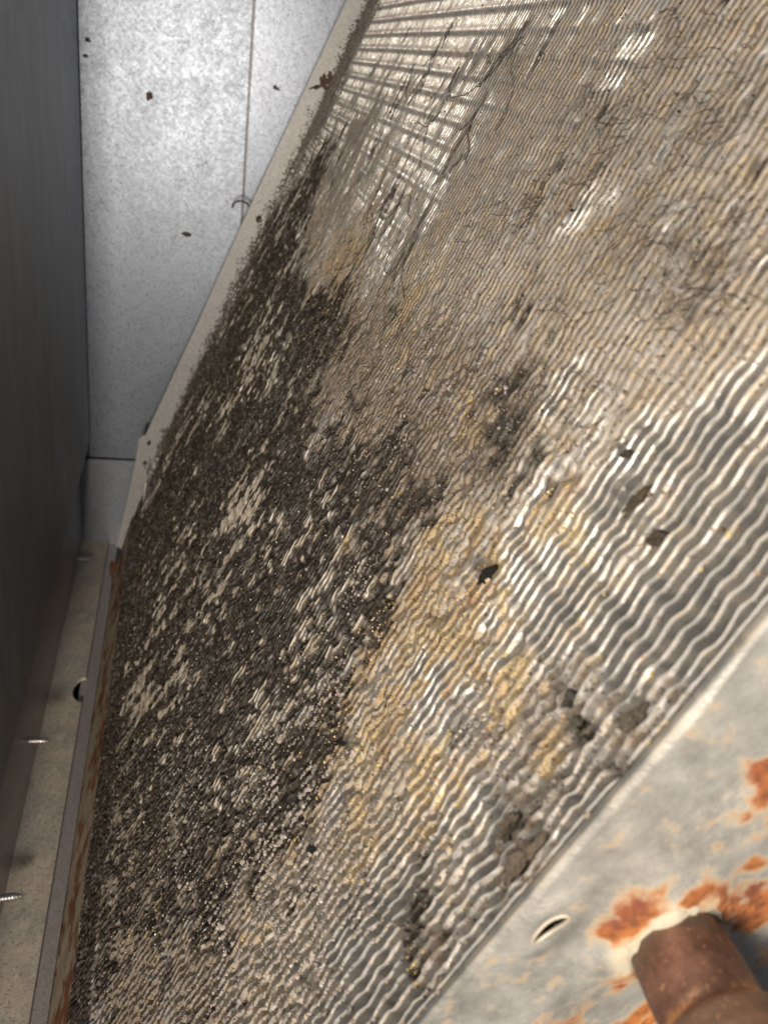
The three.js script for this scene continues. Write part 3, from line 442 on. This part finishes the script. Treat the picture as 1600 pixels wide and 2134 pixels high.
// bits of debris one can pick out
const flakeMap = dataTex(256, 256, (x, y, o) => { o[0] = o[1] = o[2] = clamp(0.08 + 1.25 * (0.65 * fbm(x / 26, y / 13, 4) + 0.35 * vn(x / 3, y / 2) - 0.18)); }, true);
function flake(p, rx, ry, rz, turn, col, label, sd, name = 'debris_flake', cat = 'debris', group) {
  const chips = []; for (let c = 0; c < 22; c++) {
    const q = lumpGeo(1, 0.9, sd * 5 + c), a = R(0, 6.28), d = c ? Math.sqrt(rnd()) * 0.9 : 0;
    q.rotateZ(R(0, 3)); q.scale(rx * R(0.12, 0.34), ry * R(0.14, 0.5), rz * R(0.3, 0.8)); q.rotateX(R(-0.35, 0.35)); q.rotateY(R(-0.35, 0.35)); q.translate(rx * d * Math.cos(a), ry * d * Math.sin(a), rz * R(-0.2, 0.5)); chips.push(q);
  }
  const g = mergeGeometries(chips); g.rotateZ(turn); const m = mesh(name, g, new THREE.MeshStandardMaterial({ map: flakeMap, color: C(...col.map((c) => c * 2.4)), roughness: 0.85, bumpMap: fineBump, bumpScale: 0.0006 })); m.position.copy(p); return tag(m, label, cat, group);
}
const onSlab = (px, py, w = 0.0012) => { const [s, t] = slabST(px, py); return at(s, w - 0.0006, t - 0.0006); };
flake(onSlab(1015, 1195), 0.0011, 0.0024, 0.0012, -0.5, [0.012, 0.011, 0.011], 'black crumb lying on the yellow stained fins at the centre', 11);
flake(onSlab(1090, 1780), 0.0022, 0.0058, 0.0012, -0.35, [0.16, 0.125, 0.095], 'large brown leaf flake near the end plate at lower right', 12);
flake(onSlab(1060, 1720), 0.0013, 0.003, 0.001, -0.35, [0.17, 0.135, 0.1], 'smaller brown flake just above the large leaf flake', 13);
flake(onSlab(1318, 1490), 0.0018, 0.0026, 0.001, -0.6, [0.15, 0.125, 0.095], 'brown flake nearest the end plate among the silver fins', 14);
flake(onSlab(1200, 1503), 0.0011, 0.0016, 0.001, 0.1, [0.13, 0.12, 0.09], 'rounded olive brown crumb on the silver fins', 15);
flake(onSlab(1186, 1455), 0.0011, 0.0016, 0.001, -0.4, [0.10, 0.09, 0.075], 'dark olive crumb just above the rounded one', 16);
flake(onSlab(1330, 1040), 0.0013, 0.0028, 0.0012, -0.6, [0.13, 0.10, 0.06], 'brown bit stuck between clean fins at the right', 17);
flake(onSlab(1370, 1120), 0.0018, 0.0013, 0.0012, 0.3, [0.11, 0.085, 0.065], 'dark brown bit below the other on clean fins at the right', 18);
flake(onSlab(1305, 945), 0.0012, 0.0008, 0.0008, 0.2, [0.09, 0.075, 0.055], 'dark fleck beside the brightest bare fin at the right', 19);
flake(onSlab(320, 1925), 0.0009, 0.0026, 0.001, -0.5, [0.012, 0.011, 0.01], 'black chip among the grit at the lower left', 20);
flake(onSlab(650, 1765), 0.0013, 0.0014, 0.0008, 0, [0.02, 0.018, 0.018], 'black fringed crumb among the grit at the bottom centre', 21);
flake(onZ(310, 200, ZB + 0.0008), 0.0022, 0.0026, 0.0008, 0, [0.16, 0.09, 0.06], 'brown speck on the brightest part of the rear wall', 22);
flake(onZ(388, 488, ZB + 0.0008), 0.0042, 0.0017, 0.001, -0.3, [0.09, 0.07, 0.055], 'brown sliver on the middle of the rear wall', 23);
flake(onZ(576, 184, ZB + 0.0014), 0.0028, 0.0016, 0.0008, -0.5, [0.09, 0.075, 0.06], 'brown sliver on the rear wall right of the seam', 24);
flake(onZ(182, 83, ZB + 0.001), 0.0017, 0.0016, 0.001, 0, [0.08, 0.045, 0.04], 'dark lump at the top of the rear wall beside the left corner', 25);
flake(onZ(178, 116, ZB + 0.001), 0.0016, 0.0012, 0.001, 0.4, [0.07, 0.05, 0.04], 'dark lump just below the upper one beside the left corner', 26);
flake(onZ(540, 456, -0.6625), 0.0024, 0.0026, 0.0008, 0, [0.015, 0.012, 0.012], 'black spot on the pale far flange below the curled shred', 27, 'dirt_spot', 'dirt');
flake(onZ(311, 922, -0.6625), 0.0018, 0.0024, 0.0008, 0, [0.025, 0.02, 0.016], 'upper dark spot near the bottom corner of the far flange', 28, 'dirt_spot', 'dirt');
flake(onZ(302, 965, -0.6625), 0.0018, 0.0022, 0.0008, 0, [0.06, 0.045, 0.03], 'lower brownish spot near the bottom corner of the far flange', 29, 'dirt_spot', 'dirt');
flake(onZ(684, 170, -0.6615), 0.006, 0.0055, 0.0015, 0.3, [0.13, 0.08, 0.062], 'brown dirt tuft crossing the far flange near the top', 30, 'dirt_tuft', 'dirt');
flake(onZ(658, 182, -0.6620), 0.0045, 0.0013, 0.0012, 0.35, [0.06, 0.05, 0.04], 'dark sliver on the far flange beside the dirt tuft', 31);
flake(V(XLIP + 0.002, YF + 0.006, -0.655), 0.0035, 0.014, 0.003, -0.1, [0.10, 0.04, 0.02], 'rusty brown clump at the far end of the foot rail', 32, 'rust_clump', 'rust');
{
  const P = [[484, 433], [488, 424], [498, 420], [510, 421], [518, 427], [523, 436]].map(([x, y]) => onZ(x, y, -0.6685)); P.forEach((p, k) => { p.z -= 0.003 * Math.sin(k); });
  tag(mesh('curled_shred', new THREE.TubeGeometry(new THREE.CatmullRomCurve3(P), 40, 0.0008, 6), new THREE.MeshStandardMaterial({ color: C(0.10, 0.09, 0.08), roughness: 0.7 })), 'thin dark curled shred behind the far flange at the seam', 'shred');
}
tag(mesh('flash_lamp', new THREE.SphereGeometry(0.006, 16, 12), new THREE.MeshStandardMaterial({ color: 0x222222, emissive: 0xfff0d8, emissiveIntensity: 3 })), 'small round warm white lamp held behind the camera', 'lamp').position.copy(LAMP);

const fillLamp = mesh('fill_lamp', new THREE.BoxGeometry(0.09, 0.09, 0.02), new THREE.MeshStandardMaterial({ color: 0x222222, emissive: 0xffe6c8, emissiveIntensity: 2 }));  // glowing body for the added fill light
fillLamp.position.copy(FILL_LIGHT).add(FILL_LIGHT.clone().sub(FILL_AIM).normalize().multiplyScalar(0.014)); fillLamp.lookAt(FILL_AIM);
tag(fillLamp, 'square warm fill lamp added out of the frame to light the cabinet', 'lamp');

renderer.render(scene, camera);
